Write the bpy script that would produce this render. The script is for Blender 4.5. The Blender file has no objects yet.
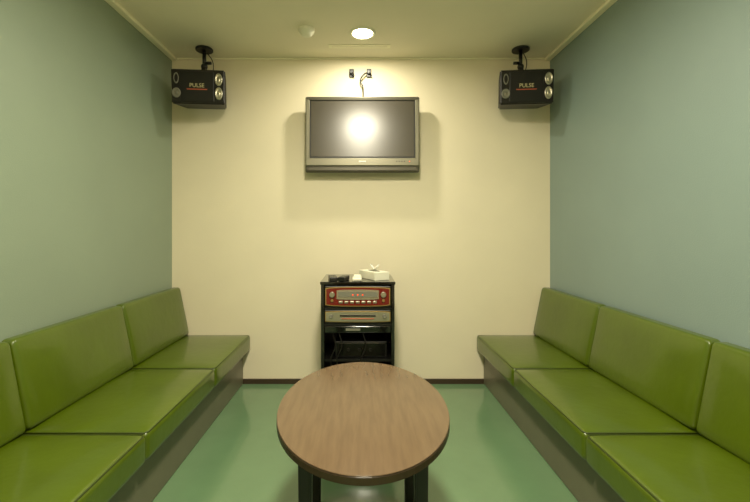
import bpy, bmesh, math
from mathutils import Vector, Matrix

def lin(c):
    out=[]
    for v in c:
        v=v/255.0
        out.append(v/12.92 if v<=0.04045 else ((v+0.055)/1.055)**2.4)
    return tuple(out)+(1.0,)

def mat(name,rgb,rough=0.5,metal=0.0,emit=None,estr=0.0,noise=0.0,nscale=8.0,bump=0.0,bscale=60.0,coat=0.0,spec=0.5,stretch=None,rgb2=None,trans=0.0):
    m=bpy.data.materials.new(name); m.use_nodes=True
    nt=m.node_tree; b=nt.nodes['Principled BSDF']
    b.inputs['Base Color'].default_value=lin(rgb)
    b.inputs['Roughness'].default_value=rough
    b.inputs['Metallic'].default_value=metal
    b.inputs['Coat Weight'].default_value=coat
    b.inputs['Coat Roughness'].default_value=0.12
    b.inputs['Transmission Weight'].default_value=trans
    b.inputs['Specular IOR Level'].default_value=spec
    tc=nt.nodes.new('ShaderNodeTexCoord'); mp=nt.nodes.new('ShaderNodeMapping')
    nt.links.new(tc.outputs['Object'],mp.inputs['Vector'])
    if stretch: mp.inputs['Scale'].default_value=stretch
    n=nt.nodes.new('ShaderNodeTexNoise'); n.inputs['Scale'].default_value=nscale; n.inputs['Detail'].default_value=5
    nt.links.new(mp.outputs['Vector'],n.inputs['Vector'])
    r=nt.nodes.new('ShaderNodeValToRGB')
    if rgb2 is None:
        rgb2=tuple(max(0,v*(1-noise)) for v in rgb)
    r.color_ramp.elements[0].position=0.3; r.color_ramp.elements[1].position=0.7
    r.color_ramp.elements[0].color=lin(rgb2); r.color_ramp.elements[1].color=lin(rgb)
    nt.links.new(n.outputs['Fac'],r.inputs['Fac'])
    nt.links.new(r.outputs['Color'],b.inputs['Base Color'])
    if bump>0:
        n2=nt.nodes.new('ShaderNodeTexNoise'); n2.inputs['Scale'].default_value=bscale; n2.inputs['Detail'].default_value=4
        nt.links.new(tc.outputs['Object'],n2.inputs['Vector'])
        bp=nt.nodes.new('ShaderNodeBump'); bp.inputs['Strength'].default_value=bump; bp.inputs['Distance'].default_value=0.01
        nt.links.new(n2.outputs['Fac'],bp.inputs['Height']); nt.links.new(bp.outputs['Normal'],b.inputs['Normal'])
    if emit:
        b.inputs['Emission Color'].default_value=lin(emit); b.inputs['Emission Strength'].default_value=estr
    return m

M={}
M['cream']=mat('cream_wallpaper',(236,225,196),0.75,noise=0.02,nscale=3,bump=0.12,bscale=180)
M['ceil']=mat('ceiling_paint',(238,230,206),0.8,noise=0.02,nscale=3,bump=0.1,bscale=150)
M['wallL']=mat('wallpaper_warm_lit',(140,154,134),0.42,noise=0.03,nscale=2,bump=0.10,bscale=200)  # same paint as the right wall, with warm light mixed into its colour
M['wallR']=mat('bluegreen_wallpaper',(136,154,148),0.42,noise=0.03,nscale=2,bump=0.10,bscale=200)
M['floor']=mat('green_vinyl',(106,136,100),0.12,noise=0.05,nscale=5,bump=0.015,bscale=30,spec=0.9)
M['trim']=mat('cream_trim',(246,240,212),0.5)
M['basebd']=mat('brown_baseboard',(62,48,34),0.4)
M['leather']=mat('olive_leather',(80,98,6),0.34,noise=0.10,nscale=5,bump=0.12,bscale=22,spec=0.45,coat=0.5)
M['pipe']=mat('leather_piping',(52,64,6),0.4)
M['plinth']=mat('sofa_plinth_laminate',(110,106,86),0.35,noise=0.05)
M['wood']=mat('table_wood',(108,87,64),0.22,noise=0.1,nscale=6,stretch=(9,1,1),rgb2=(95,75,54),spec=0.8)
M['rim']=mat('table_rim',(60,46,30),0.3)
M['dark']=mat('dark_frame',(22,19,15),0.35)
M['black']=mat('black_plastic',(18,17,14),0.4)
M['gloss']=mat('black_gloss',(12,11,9),0.08,coat=0.5)
M['bezel']=mat('tv_bezel',(130,126,108),0.35,metal=0.5)
M['bezeld']=mat('tv_bezel_dark',(84,80,68),0.35,metal=0.4)
M['screen']=mat('tv_screen',(66,60,49),0.24,spec=0.9)
M['silver']=mat('silver_metal',(190,185,165),0.3,metal=0.8)
M['grey']=mat('grey_plastic',(120,118,104),0.45)
M['white']=mat('white_plastic',(240,236,215),0.4)
M['tissue']=mat('tissue_paper',(245,242,228),0.8)
M['red']=mat('red_lacquer',(110,22,12),0.2,coat=0.5)
M['gold']=mat('gold_trim',(190,160,100),0.3,metal=0.7)
M['display']=mat('display_face',(205,195,150),0.3)
M['led']=mat('red_led',(220,60,30),0.3,emit=(255,70,30),estr=1.5)
M['redtext']=mat('red_label',(190,90,60),0.5)
M['lamp']=mat('lamp_glow',(255,245,210),0.4,emit=(255,240,200),estr=24)
M['door']=mat('door_laminate',(120,90,60),0.4,noise=0.15,nscale=4,stretch=(8,8,1))

def link(o,parent=None):
    bpy.context.scene.collection.objects.link(o)
    if parent: o.parent=parent
    return o
def empty(name,loc=(0,0,0),rot=(0,0,0)):
    e=bpy.data.objects.new(name,None); e.empty_display_size=0.05
    e.location=loc; e.rotation_euler=rot
    return link(e)
def mk(name,bm,m,parent=None,smooth=False,loc=None):
    bmesh.ops.recalc_face_normals(bm,faces=bm.faces)
    me=bpy.data.meshes.new(name); bm.to_mesh(me); bm.free()
    if m: me.materials.append(m)
    if smooth:
        for p in me.polygons: p.use_smooth=True
    o=bpy.data.objects.new(name,me)
    if loc: o.location=loc
    return link(o,parent)
def box(name,c,s,m,parent=None,bev=0.0,seg=2,rot=None):
    bm=bmesh.new(); bmesh.ops.create_cube(bm,size=1)
    for v in bm.verts: v.co=Vector((v.co.x*s[0],v.co.y*s[1],v.co.z*s[2]))
    if bev>0: bmesh.ops.bevel(bm,geom=bm.edges[:],offset=bev,segments=seg,affect='EDGES',profile=0.5)
    o=mk(name,bm,m,parent,loc=c)
    if rot: o.rotation_euler=rot
    return o
def cyl(name,c,r,d,m,parent=None,axis='Z',r2=None,seg=32,bev=0.0,sc=(1,1)):
    bm=bmesh.new()
    bmesh.ops.create_cone(bm,cap_ends=True,segments=seg,radius1=r,radius2=r if r2 is None else r2,depth=d)
    if bev>0:
        es=[e for e in bm.edges if abs(e.verts[0].co.z-e.verts[1].co.z)<1e-6]
        bmesh.ops.bevel(bm,geom=es,offset=bev,segments=2,affect='EDGES')
    for v in bm.verts: v.co.x*=sc[0]; v.co.y*=sc[1]
    o=mk(name,bm,m,parent,loc=c)
    for p in o.data.polygons:
        if len(p.vertices)==4: p.use_smooth=True
    if axis=='Y': o.rotation_euler=(math.pi/2,0,0)
    if axis=='X': o.rotation_euler=(0,math.pi/2,0)
    return o
def lathe(name,prof,c,m,parent=None,axis='Z',seg=40,sc=(1,1)):
    bm=bmesh.new(); rings=[]
    for r,z in prof:
        rings.append([bm.verts.new((r*math.cos(2*math.pi*i/seg)*sc[0],r*math.sin(2*math.pi*i/seg)*sc[1],z)) for i in range(seg)])
    for a,b in zip(rings,rings[1:]):
        for i in range(seg):
            bm.faces.new((a[i],a[(i+1)%seg],b[(i+1)%seg],b[i]))
    bmesh.ops.remove_doubles(bm,verts=bm.verts,dist=1e-5)
    o=mk(name,bm,m,parent,smooth=True,loc=c)
    if axis=='Y': o.rotation_euler=(math.pi/2,0,0)
    return o
def tube(name,pts,r,m,parent=None,cyclic=False,poly=False):
    cu=bpy.data.curves.new(name,'CURVE'); cu.dimensions='3D'; cu.bevel_depth=r; cu.bevel_resolution=3; cu.use_fill_caps=True
    if poly:
        sp=cu.splines.new('POLY'); sp.points.add(len(pts)-1)
        for p,q in zip(sp.points,pts): p.co=(*q,1)
    else:
        sp=cu.splines.new('BEZIER'); sp.bezier_points.add(len(pts)-1)
        for p,q in zip(sp.bezier_points,pts):
            p.co=q; p.handle_left_type='AUTO'; p.handle_right_type='AUTO'
    sp.use_cyclic_u=cyclic
    cu.materials.append(m)
    o=bpy.data.objects.new(name,cu)
    return link(o,parent)

def ticks(h,r,n):
    e=[-h,-h+r*0.12,-h+r*0.3,-h+r*0.6,-h+r]
    mid=[(-h+r)+(2*(h-r))*i/n for i in range(1,n)]
    return e+mid+[-t for t in reversed(e)]
def cushion(name,c,s,r,puff,m,parent,fn=None,face='Z',n=10):
    h=[v/2 for v in s]
    T=[ticks(h[0],r,n),ticks(h[1],r,n),ticks(h[2],r,n)]
    bm=bmesh.new()
    for ax in range(3):
        a,b=[(1,2),(2,0),(0,1)][ax]
        for sg in (-1,1):
            g=[]
            for u in T[a]:
                row=[]
                for w in T[b]:
                    p=[0,0,0]; p[ax]=sg*h[ax]; p[a]=u; p[b]=w
                    row.append(bm.verts.new(p))
                g.append(row)
            for i in range(len(g)-1):
                for j in range(len(g[0])-1):
                    bm.faces.new((g[i][j],g[i+1][j],g[i+1][j+1],g[i][j+1]))
    bmesh.ops.remove_doubles(bm,verts=bm.verts,dist=1e-6)
    for v in bm.verts:
        p=v.co.copy()
        inn=Vector([max(-(h[k]-r),min(h[k]-r,p[k])) for k in range(3)])
        d=p-inn
        if d.length>1e-7: p=inn+d.normalized()*r
        nx,ny,nz=[p[k]/h[k] for k in range(3)]
        if face=='Z' and p.z>0:
            p.z+=puff*(1-nx**4)*(1-ny**4)*max(0,nz)
        if face=='X' and p.x<0:
            p.x-=puff*(1-ny**4)*(1-nz**4)*max(0,-nx)
        v.co=p
    if fn:
        for v in bm.verts: v.co=fn(v.co.copy())
    return mk(name,bm,m,parent,smooth=True,loc=c)

# ---------------- dimensions
W=1.38; YB=2.92; YF=-0.75; H=2.375
box('floor',(0,(YB+YF)/2,-0.05),(2*W+0.2,YB-YF+0.2,0.1),M['floor'])
box('ceiling',(0,(YB+YF)/2,H+0.05),(2*W+0.2,YB-YF+0.2,0.1),M['ceil'])
box('wall_back',(0,YB+0.05,H/2),(2*W+0.2,0.1,H),M['cream'])
box('wall_front',(0,YF-0.05,H/2),(2*W+0.2,0.1,H),M['cream'])
box('wall_left',(-W-0.05,(YB+YF)/2,H/2),(0.1,YB-YF,H),M['wallL'])
box('wall_right',(W+0.05,(YB+YF)/2,H/2),(0.1,YB-YF,H),M['wallR'])
box('baseboard_back',(0,YB-0.006,0.0175),(2*W,0.012,0.035),M['basebd'])
box('baseboard_left',(-W+0.004,(YB+YF)/2,0.0175),(0.008,YB-YF,0.035),M['basebd'])
box('baseboard_right',(W-0.004,(YB+YF)/2,0.0175),(0.008,YB-YF,0.035),M['basebd'])
box('baseboard_front',(0,YF+0.006,0.0175),(2*W,0.012,0.035),M['basebd'])
box('trim_1',(-W+0.02,(YB+YF)/2,H-0.011),(0.04,YB-YF,0.022),M['trim'],bev=0.004)
box('trim_2',(W-0.02,(YB+YF)/2,H-0.011),(0.04,YB-YF,0.022),M['trim'],bev=0.004)
box('trim_3',(0,YB-0.004,H-0.006),(2*W-0.08,0.008,0.012),M['trim'],bev=0.002)
d=empty('door_1',(0,YF,0))
box('leaf',(0,0.02,1.0),(0.8,0.035,1.98),M['door'],d,bev=0.003)
for i,x in enumerate((-0.43,0.43)): box('jamb_%d'%(i+1),(x,0.02,1.02),(0.06,0.04,2.04),M['trim'],d,bev=0.003)
box('lintel',(0,0.02,2.035),(0.8,0.04,0.06),M['trim'],d,bev=0.003)
tube('handle',[(0.3,0.04,1.0),(0.3,0.08,1.0),(0.2,0.085,1.0)],0.009,M['silver'],d)

# ---------------- sofas
def sofa(side,fx):
    e=empty('bench_sofa',(0,0,0))
    L=0.705; n=5; y1=YB-0.006
    sg=side
    bx0=fx+0.055; bx1=W-0.012
    box('plinth',(sg*(bx0+bx1)/2,(y1+y1-n*L)/2,0.128),(bx1-bx0,n*L,0.252),M['plinth'],e,bev=0.004)
    for i in range(n):
        yc=y1-(i+0.5)*L
        sx=1.355-fx
        cushion('seat_%d'%(i+1),(sg*(fx+sx/2),yc,0.3),(sx,L-0.004,0.11),0.02,0.014,M['leather'],e)
        px=sx/2-0.006; py=(L-0.004)/2-0.006; pz=0.052; k=0.012
        pts=[(-px+k,-py,pz),(px-k,-py,pz),(px,-py+k,pz),(px,py-k,pz),(px-k,py,pz),(-px+k,py,pz),(-px,py-k,pz),(-px,-py+k,pz)]
        t=tube('seat_piping_%d'%(i+1),pts,0.003,M['pipe'],e,True,True); t.location=(sg*(fx+sx/2),yc,0.3)
        hz=0.345
        def fn(p,hz=hz,sg=sg):
            u=(0.05-p.x)/0.1
            zz=(p.z+hz/2)/hz
            T=0.125*(1-zz)+0.055*zz
            x=(W-0.012)-u*T
            return Vector((sg*x,p.y,p.z))
        cushion('backrest_%d'%(i+1),(0,yc,0.36+hz/2),(0.1,L-0.004,hz),0.022,0.012,M['leather'],e,fn=fn,face='X')
    return e
sofa(-1,0.803)
sofa(1,0.838)

# ---------------- table
t=empty('oval_coffee_table',(0.007,1.443,0))
def ellipse_slab(name,a,b,z0,z1,m,parent,bev=0.004,seg=96):
    bm=bmesh.new()
    r1=[bm.verts.new((a*math.cos(2*math.pi*i/seg),b*math.sin(2*math.pi*i/seg),z0)) for i in range(seg)]
    f=bm.faces.new(r1)
    g=bmesh.ops.extrude_face_region(bm,geom=[f])
    for v in [x for x in g['geom'] if isinstance(x,bmesh.types.BMVert)]: v.co.z=z1
    es=[e for e in bm.edges if abs(e.verts[0].co.z-e.verts[1].co.z)<1e-6]
    if bev: bmesh.ops.bevel(bm,geom=es,offset=bev,segments=3,affect='EDGES')
    return mk(name,bm,m,parent)
ellipse_slab('top_edge',0.298,0.437,0.474,0.498,M['rim'],t,0.003)
ellipse_slab('top_surface',0.2965,0.4355,0.4975,0.5,M['wood'],t,0.001)
lx,ly=0.186,0.15
for i,(x,y) in enumerate(((-lx,-ly),(lx,-ly),(-lx,ly),(lx,ly))):
    bm=bmesh.new(); bmesh.ops.create_cube(bm,size=1)
    for v in bm.verts:
        w=0.046 if v.co.z>0 else 0.036
        v.co=Vector((v.co.x*w,v.co.y*w,v.co.z*0.474))
    bmesh.ops.bevel(bm,geom=bm.edges[:],offset=0.004,segments=2,affect='EDGES')
    mk('leg_%d'%(i+1),bm,M['dark'],t,loc=(x,y,0.237))
for i,y in enumerate((-ly,ly)): box('apron_x_%d'%(i+1),(0,y,0.447),(2*lx-0.04,0.02,0.05),M['dark'],t)
for i,x in enumerate((-lx,lx)): box('apron_y_%d'%(i+1),(x,0,0.447),(0.02,2*ly-0.04,0.05),M['dark'],t)

# ---------------- TV
tv=empty('wall_mounted_television',(0.01,YB-0.107,1.7925))
TW,TH=0.805,0.535
box('rear_shell',(0,0.052,0.0),(TW-0.06,0.07,TH-0.08),M['black'],tv,bev=0.015)
box('wall_bracket',(0,0.092,0.0),(0.3,0.026,0.25),M['black'],tv,bev=0.002)
box('frame_body',(0,0.018,0.0),(TW,0.036,TH),M['bezeld'],tv,bev=0.012,seg=3)
box('bezel_top',(0,-0.003,0.2485),(0.785,0.016,0.026),M['bezeld'],tv,bev=0.005)
box('bezel_left',(-0.384,-0.003,0.02),(0.030,0.016,0.46),M['bezel'],tv,bev=0.006)
box('bezel_right',(0.384,-0.003,0.02),(0.030,0.016,0.46),M['bezel'],tv,bev=0.006)
box('bezel_inner',(0,-0.001,0.035),(0.742,0.008,0.405),M['black'],tv)
box('screen',(0,-0.004,0.037),(0.722,0.006,0.388),M['screen'],tv)
box('bezel_bottom',(0,-0.003,-0.195),(0.795,0.018,0.056),M['bezel'],tv,bev=0.006)
box('speaker_strip',(0,0.0,-0.243),(0.77,0.014,0.03),M['bezeld'],tv,bev=0.005)
box('badge',(0,-0.0125,-0.192),(0.05,0.002,0.009),M['white'],tv)
for i in range(4): box('button_%d'%(i+1),(0.24+0.018*i,-0.0125,-0.192),(0.008,0.003,0.005),M['black'],tv)
cyl('power_led',(0.33,-0.013,-0.192),0.003,0.003,M['led'],tv,axis='Y')
cb=empty('wall_cable_outlets',(0,YB,0))
for i,x in enumerate((-0.068,0.058)):
    box('plate_%d'%(i+1),(x,-0.006,2.262),(0.034,0.012,0.062),M['black'],cb,bev=0.004)
    cyl('plug_%d'%(i+1),(x,-0.022,2.262),0.011,0.026,M['dark'],cb,axis='Y')
    tube('hook_%d'%(i+1),[(x,-0.03,2.262),(x+0.01,-0.036,2.25),(x+0.018,-0.02,2.235)],0.004,M['dark'],cb)
tube('cable',[(0.05,-0.02,2.262),(0.02,-0.035,2.24),(-0.005,-0.03,2.20),(0.012,-0.03,2.16),(0.015,-0.045,2.10),(0.01,-0.05,2.03)],0.005,M['dark'],cb)

# ---------------- speakers
def text_mesh(name,body,size,m,parent,loc,rot):
    cu=bpy.data.curves.new(name,'FONT'); cu.body=body; cu.size=size; cu.extrude=0.0006; cu.align_x='CENTER'; cu.align_y='CENTER'
    cu.materials.append(m)
    o=bpy.data.objects.new(name,cu); o.location=loc; o.rotation_euler=rot
    return link(o,parent)
def speaker(x,yaw,f):
    e=empty('ceiling_mounted_speaker',(x,2.74,2.075))
    b=bpy.data.objects.new('speaker_body',None); b.empty_display_size=0.02; link(b,e)
    b.rotation_euler=(math.radians(4),0,math.radians(yaw))
    w,dp,h=0.35,0.19,0.225
    bm=bmesh.new(); bmesh.ops.create_cube(bm,size=1)
    for v in bm.verts:
        k=0.78 if v.co.y>0 else 1
        v.co=Vector((v.co.x*w*k,v.co.y*dp,v.co.z*h*(0.92 if v.co.y>0 else 1)))
    bmesh.ops.bevel(bm,geom=bm.edges[:],offset=0.008,segments=3,affect='EDGES')
    mk('cabinet',bm,M['black'],b)
    yf=-dp/2
    box('baffle_frame',(0,yf-0.003,0),(w-0.012,0.01,h-0.012),M['dark'],b,bev=0.004)
    box('grille_cloth',(-0.005,yf-0.008,0),(w*0.62,0.006,h*0.86),M['black'],b,bev=0.003)
    for i,z in enumerate((0.045,-0.045)):
        lathe('tweeter_%d'%(i+1),[(0.0,0.004),(0.010,0.006),(0.014,0.0),(0.024,0.010),(0.030,0.011),(0.033,0.004)],(0.135,yf-0.008,z),M['silver'],b,axis='Y',sc=(0.75,1.25))
    lathe('side_driver',[(0.0,0.006),(0.008,0.005),(0.011,0.001),(0.024,0.009),(0.030,0.010),(0.033,0.003)],(-0.137,yf-0.008,-0.045),M['grey'],b,axis='Y',sc=(0.85,1))
    lathe('port',[(0.0,-0.004),(0.016,-0.004),(0.018,0.006),(0.022,0.006),(0.024,0.0)],(-0.137,yf-0.008,0.05),M['grey'],b,axis='Y',sc=(0.7,1.5))
    text_mesh('label','PULSE',0.036,M['display'],b,(-0.005,yf-0.0125,0.004),(math.pi/2,0,0))
    box('label_stripe',(-0.005,yf-0.0115,-0.020),(0.13,0.002,0.006),M['redtext'],b)
    zc=H-2.075
    cyl('ceiling_plate',(0,0.03,zc-0.008),0.058,0.016,M['black'],e,bev=0.003)
    cyl('stem',(0,0.03,0.225),0.012,0.135,M['black'],e)
    bm=bmesh.new(); bmesh.ops.create_uvsphere(bm,u_segments=20,v_segments=12,radius=0.022)
    mk('ball_joint',bm,M['black'],e,True,loc=(0,0.03,0.175))
    box('arm',(0,0.03,0.14),(0.026,0.05,0.06),M['black'],e,bev=0.004,rot=(math.radians(-15),0,0))
    box('yoke',(0,0.03,0.115),(0.12,0.04,0.012),M['black'],e,bev=0.003)
    cyl('clamp_knob',(0.028 if f>0 else -0.028,0.03,0.2),0.01,0.04,M['dark'],e,axis='X')
    tube('speaker_cable',[(0.02,0.03,0.27),(0.05,0.05,0.22),(0.045,0.07,0.15),(0.02,0.085,0.09)],0.003,M['black'],e)
speaker(-1.085,5,1)
speaker(1.105,-5,-1)

# ---------------- karaoke cabinet
CW=0.455; CD=0.42; CH=0.80
k=empty('karaoke_machine_cabinet',(-0.02,YB-0.03-CD/2,0))
box('side_left',(-CW/2+0.01,0,CH/2+0.02),(0.02,CD,CH-0.04),M['gloss'],k,bev=0.002)
box('side_right',(CW/2-0.01,0,CH/2+0.02),(0.02,CD,CH-0.04),M['gloss'],k,bev=0.002)
box('top_panel',(0,0,CH-0.009),(CW+0.01,CD+0.01,0.018),M['gloss'],k,bev=0.003)
box('back_panel',(0,CD/2-0.006,CH/2),(CW-0.04,0.01,CH-0.06),M['black'],k)
box('bottom_panel',(0,0,0.06),(CW-0.04,CD,0.02),M['black'],k)
box('shelf_1',(0,0,0.635),(CW-0.04,CD-0.01,0.012),M['black'],k)
box('shelf_2',(0,0,0.535),(CW-0.04,CD-0.01,0.014),M['black'],k)
box('shelf_3',(0,0.02,0.30),(CW-0.04,CD-0.05,0.014),M['black'],k)
for i,(x,y) in enumerate(((-.18,-.16),(.18,-.16),(-.18,.16),(.18,.16))):
    cyl('caster_%d'%(i+1),(x,y,0.026),0.026,0.024,M['black'],k,axis='X',bev=0.003)
    box('caster_fork_%d'%(i+1),(x,y,0.042),(0.036,0.03,0.03),M['dark'],k,bev=0.003)
yf=-CD/2
box('player_body',(0,0.01,0.709),(0.405,CD-0.06,0.126),M['black'],k,bev=0.003)
box('player_fascia',(0,yf+0.012,0.709),(0.412,0.02,0.13),M['dark'],k,bev=0.006)
def lens_panel(name,w,h,c,m,depth=0.008,top=0.6):
    bm=bmesh.new(); pts=[]
    n=16
    for i in range(n+1):
        x=-w/2+w*i/n; u=2*i/n-1
        pts.append((x,h/2*(top+(1-top)*math.sqrt(max(0,1-u*u)))))
    low=[(x,-z) for x,z in reversed(pts)]
    vs=[bm.verts.new((x,0,z)) for x,z in pts+low]
    f=bm.faces.new(vs); g=bmesh.ops.extrude_face_region(bm,geom=[f])
    for v in [q for q in g['geom'] if isinstance(q,bmesh.types.BMVert)]: v.co.y=-depth
    return mk(name,bm,m,k,loc=c)
lens_panel('player_arch_trim',0.400,0.122,(0,yf+0.004,0.709),M['gold'],top=0.85)
lens_panel('player_arch',0.388,0.110,(0,yf+0.001,0.709),M['red'],top=0.85)
lens_panel('player_display_frame',0.26,0.062,(0,yf-0.004,0.722),M['silver'],top=0.85)
lens_panel('player_display',0.242,0.036,(0,yf-0.008,0.724),M['grey'],top=0.85)
for i in range(7): box('player_key_%d'%(i+1),(-0.105+0.035*i,yf-0.009,0.676),(0.024,0.008,0.014),M['silver'],k,bev=0.002)
for i,x in enumerate((-0.158,0.158)):
    cyl('player_knob_%d'%(i+1),(x,yf-0.012,0.722),0.017,0.02,M['silver'],k,axis='Y',bev=0.003)
    cyl('player_dial_%d'%(i+1),(x,yf-0.010,0.686),0.009,0.014,M['gold'],k,axis='Y',bev=0.002)
for i in range(3): cyl('player_led_%d'%(i+1),(-0.03+0.03*i,yf-0.017,0.722),0.004,0.003,M['led'],k,axis='Y')
box('amplifier_body',(0,0.01,0.586),(0.405,CD-0.06,0.076),M['black'],k,bev=0.003)
box('amplifier_fascia',(0,yf+0.010,0.586),(0.412,0.018,0.080),M['dark'],k,bev=0.005)
lens_panel('amplifier_trim',0.402,0.070,(0,yf+0.004,0.586),M['gold'],top=0.85)
lens_panel('amplifier_panel',0.392,0.060,(0,yf+0.001,0.586),M['silver'],top=0.85)
box('amplifier_slot',(0,yf-0.009,0.592),(0.22,0.004,0.010),M['black'],k,bev=0.001)
box('amplifier_strip',(0,yf-0.009,0.574),(0.20,0.004,0.005),M['redtext'],k,bev=0.001)
for i,x in enumerate((-0.165,0.165)): cyl('amplifier_knob_%d'%(i+1),(x,yf-0.012,0.588),0.013,0.018,M['grey'],k,axis='Y',bev=0.002)
box('drawer_front',(0,yf+0.012,0.505),(0.412,0.02,0.040),M['gloss'],k,bev=0.003)
box('drawer_label',(-0.03,yf+0.001,0.505),(0.09,0.002,0.014),M['grey'],k)
box('power_amplifier',(0.02,0.02,0.36),(0.33,0.30,0.10),M['black'],k,bev=0.004)
box('power_amplifier_panel',(0.02,-0.133,0.36),(0.31,0.008,0.085),M['gloss'],k,bev=0.002)
for i in range(3): cyl('power_amplifier_knob_%d'%(i+1),(-0.06+0.07*i,-0.142,0.36),0.010,0.014,M['dark'],k,axis='Y')
box('set_top_unit',(-0.06,0.0,0.135),(0.20,0.26,0.12),M['black'],k,bev=0.004)
box('vertical_unit',(0.13,0.0,0.165),(0.09,0.26,0.18),M['gloss'],k,bev=0.004)
for i,x in enumerate((-0.16,-0.12,0.03)):
    tube('cable_%d'%(i+1),[(x,-0.16,0.475),(x+0.02,-0.175,0.40),(x-0.01,-0.18,0.30),(x+0.03,-0.17,0.20),(x+0.01,-0.15,0.09)],0.004,M['dark'],k)

# items on top
top=CH+0.0005
r=empty('remote_control',(-0.18,2.56,top),(0,0,math.radians(8)))
box('body',(0,0,0.012),(0.05,0.15,0.024),M['black'],r,bev=0.004)
for i in range(3):
    for j in range(5): box('key_%d_%d'%(i+1,j+1),(-0.014+0.014*i,-0.05+0.02*j,0.0255),(0.008,0.01,0.004),M['grey'],r)
r=empty('remote_control',(-0.11,2.54,top),(0,0,math.radians(-14)))
box('body',(0,0,0.013),(0.045,0.12,0.026),M['black'],r,bev=0.004)
for i in range(2):
    for j in range(4): box('key_%d_%d'%(i+1,j+1),(-0.010+0.020*i,-0.04+0.02*j,0.0275),(0.010,0.01,0.004),M['grey'],r)
# tissue box
p=empty('tissue_box',(0.085,2.63,top),(0,0,math.radians(-62)))
box('carton',(0,0,0.026),(0.21,0.11,0.052),M['white'],p,bev=0.003)
lathe('opening',[(0.0,0.0),(0.045,0.0),(0.047,0.001),(0.048,0.0)],(0,0,0.0525),M['grey'],p,sc=(1.4,0.5))
bm=bmesh.new(); n=36; rings=[]
for j in range(7):
    u=j/6; row=[]
    for i in range(n):
        a=2*math.pi*i/n
        rr=0.012+0.022*u**0.8+0.007*u*math.sin(5*a+1.3*u)+0.003*u*math.sin(9*a)
        z=0.046*u*(0.75+0.25*math.sin(2*a+0.6))+0.004*u*math.sin(7*a)
        row.append(bm.verts.new((rr*1.25*math.cos(a)+0.01*u,rr*0.62*math.sin(a),z)))
    rings.append(row)
for a,b in zip(rings,rings[1:]):
    for i in range(n): bm.faces.new((a[i],a[(i+1)%n],b[(i+1)%n],b[i]))
cv=bm.verts.new((0.005,0,0.018))
for i in range(n): bm.faces.new((rings[-1][i],rings[-1][(i+1)%n],cv))
mk('tissue_tuft',bm,M['tissue'],p,True,loc=(0,0,0.050))
tw=empty('folded_white_towel',(-0.025,2.56,top))
cushion('lower_fold',(0,0,0.009),(0.06,0.11,0.018),0.006,0.003,M['white'],tw)
cushion('upper_fold',(0.002,0.004,0.024),(0.048,0.09,0.012),0.005,0.003,M['white'],tw)

# ---------------- ceiling fittings
dl=empty('ceiling_downlight',(0.01,2.545,H))
lathe('trim_ring',[(0.062,-0.001),(0.064,-0.007),(0.074,-0.010),(0.082,-0.006),(0.084,0.0)],(0,0,0),M['white'],dl)
cyl('lamp_face',(0,0,-0.004),0.063,0.006,M['lamp'],dl)
sd=empty('smoke_detector',(-0.34,2.50,H))
lathe('housing',[(0.0,-0.042),(0.024,-0.042),(0.034,-0.036),(0.038,-0.026),(0.048,-0.020),(0.052,-0.010),(0.052,0.0)],(0,0,0),M['white'],sd)
vt=empty('ceiling_vent',(-0.01,2.73,H))
box('plate',(0,0,-0.002),(0.42,0.05,0.004),M['trim'],vt,bev=0.001)
box('slot',(0,0,-0.0045),(0.38,0.012,0.002),M['ceil'],vt)
def dome(name,y,r):  # protruding glowing dome shape, made up so the fixture brightens the ceiling too
    fx=empty(name,(0.01,y,H))
    cyl('rim',(0,0,-0.01),r+0.015,0.02,M['white'],fx,bev=0.004,seg=48)
    lathe('diffuser',[(0.0,-0.075),(r*0.4,-0.072),(r*0.7,-0.062),(r*0.9,-0.046),(r,-0.02)],(0,0,0),M['lamp'],fx)
dome('ceiling_dome_fill_light',1.1,0.17)
dome('ceiling_dome_fill_light',-0.3,0.17)  # unseen extra fixture added behind the camera for more light

def area(name,loc,size,power,col,shape='DISK',rot=(0,0,0)):
    l=bpy.data.lights.new(name,'AREA'); l.shape=shape; l.size=size; l.energy=power; l.color=col
    o=bpy.data.objects.new(name,l); o.location=loc; o.rotation_euler=rot
    return link(o)
warm=(1.0,0.94,0.745)
area('downlight_bulb',(0.01,2.545,H-0.012),0.08,10,warm)
area('dome_bulb_middle',(0.01,1.1,H-0.085),0.26,42,warm)
area('added_fill_rear',(0.01,-0.3,H-0.085),0.26,26,warm)  # added fill light behind the camera, no known lamp there

w=bpy.data.worlds.new('World'); bpy.context.scene.world=w; w.use_nodes=True
w.node_tree.nodes['Background'].inputs[0].default_value=(0.9,0.85,0.6,1)
w.node_tree.nodes['Background'].inputs[1].default_value=0.05

cam=bpy.data.cameras.new('Camera'); co=bpy.data.objects.new('Camera',cam); link(co)
co.location=(0,0,1.12); co.rotation_euler=(math.pi/2,0,0)
cam.sensor_width=36; cam.lens=400/750*36; cam.shift_x=14/750; cam.shift_y=-21/750; cam.clip_start=0.02
bpy.context.scene.camera=co
bpy.context.scene.view_settings.view_transform='Standard'
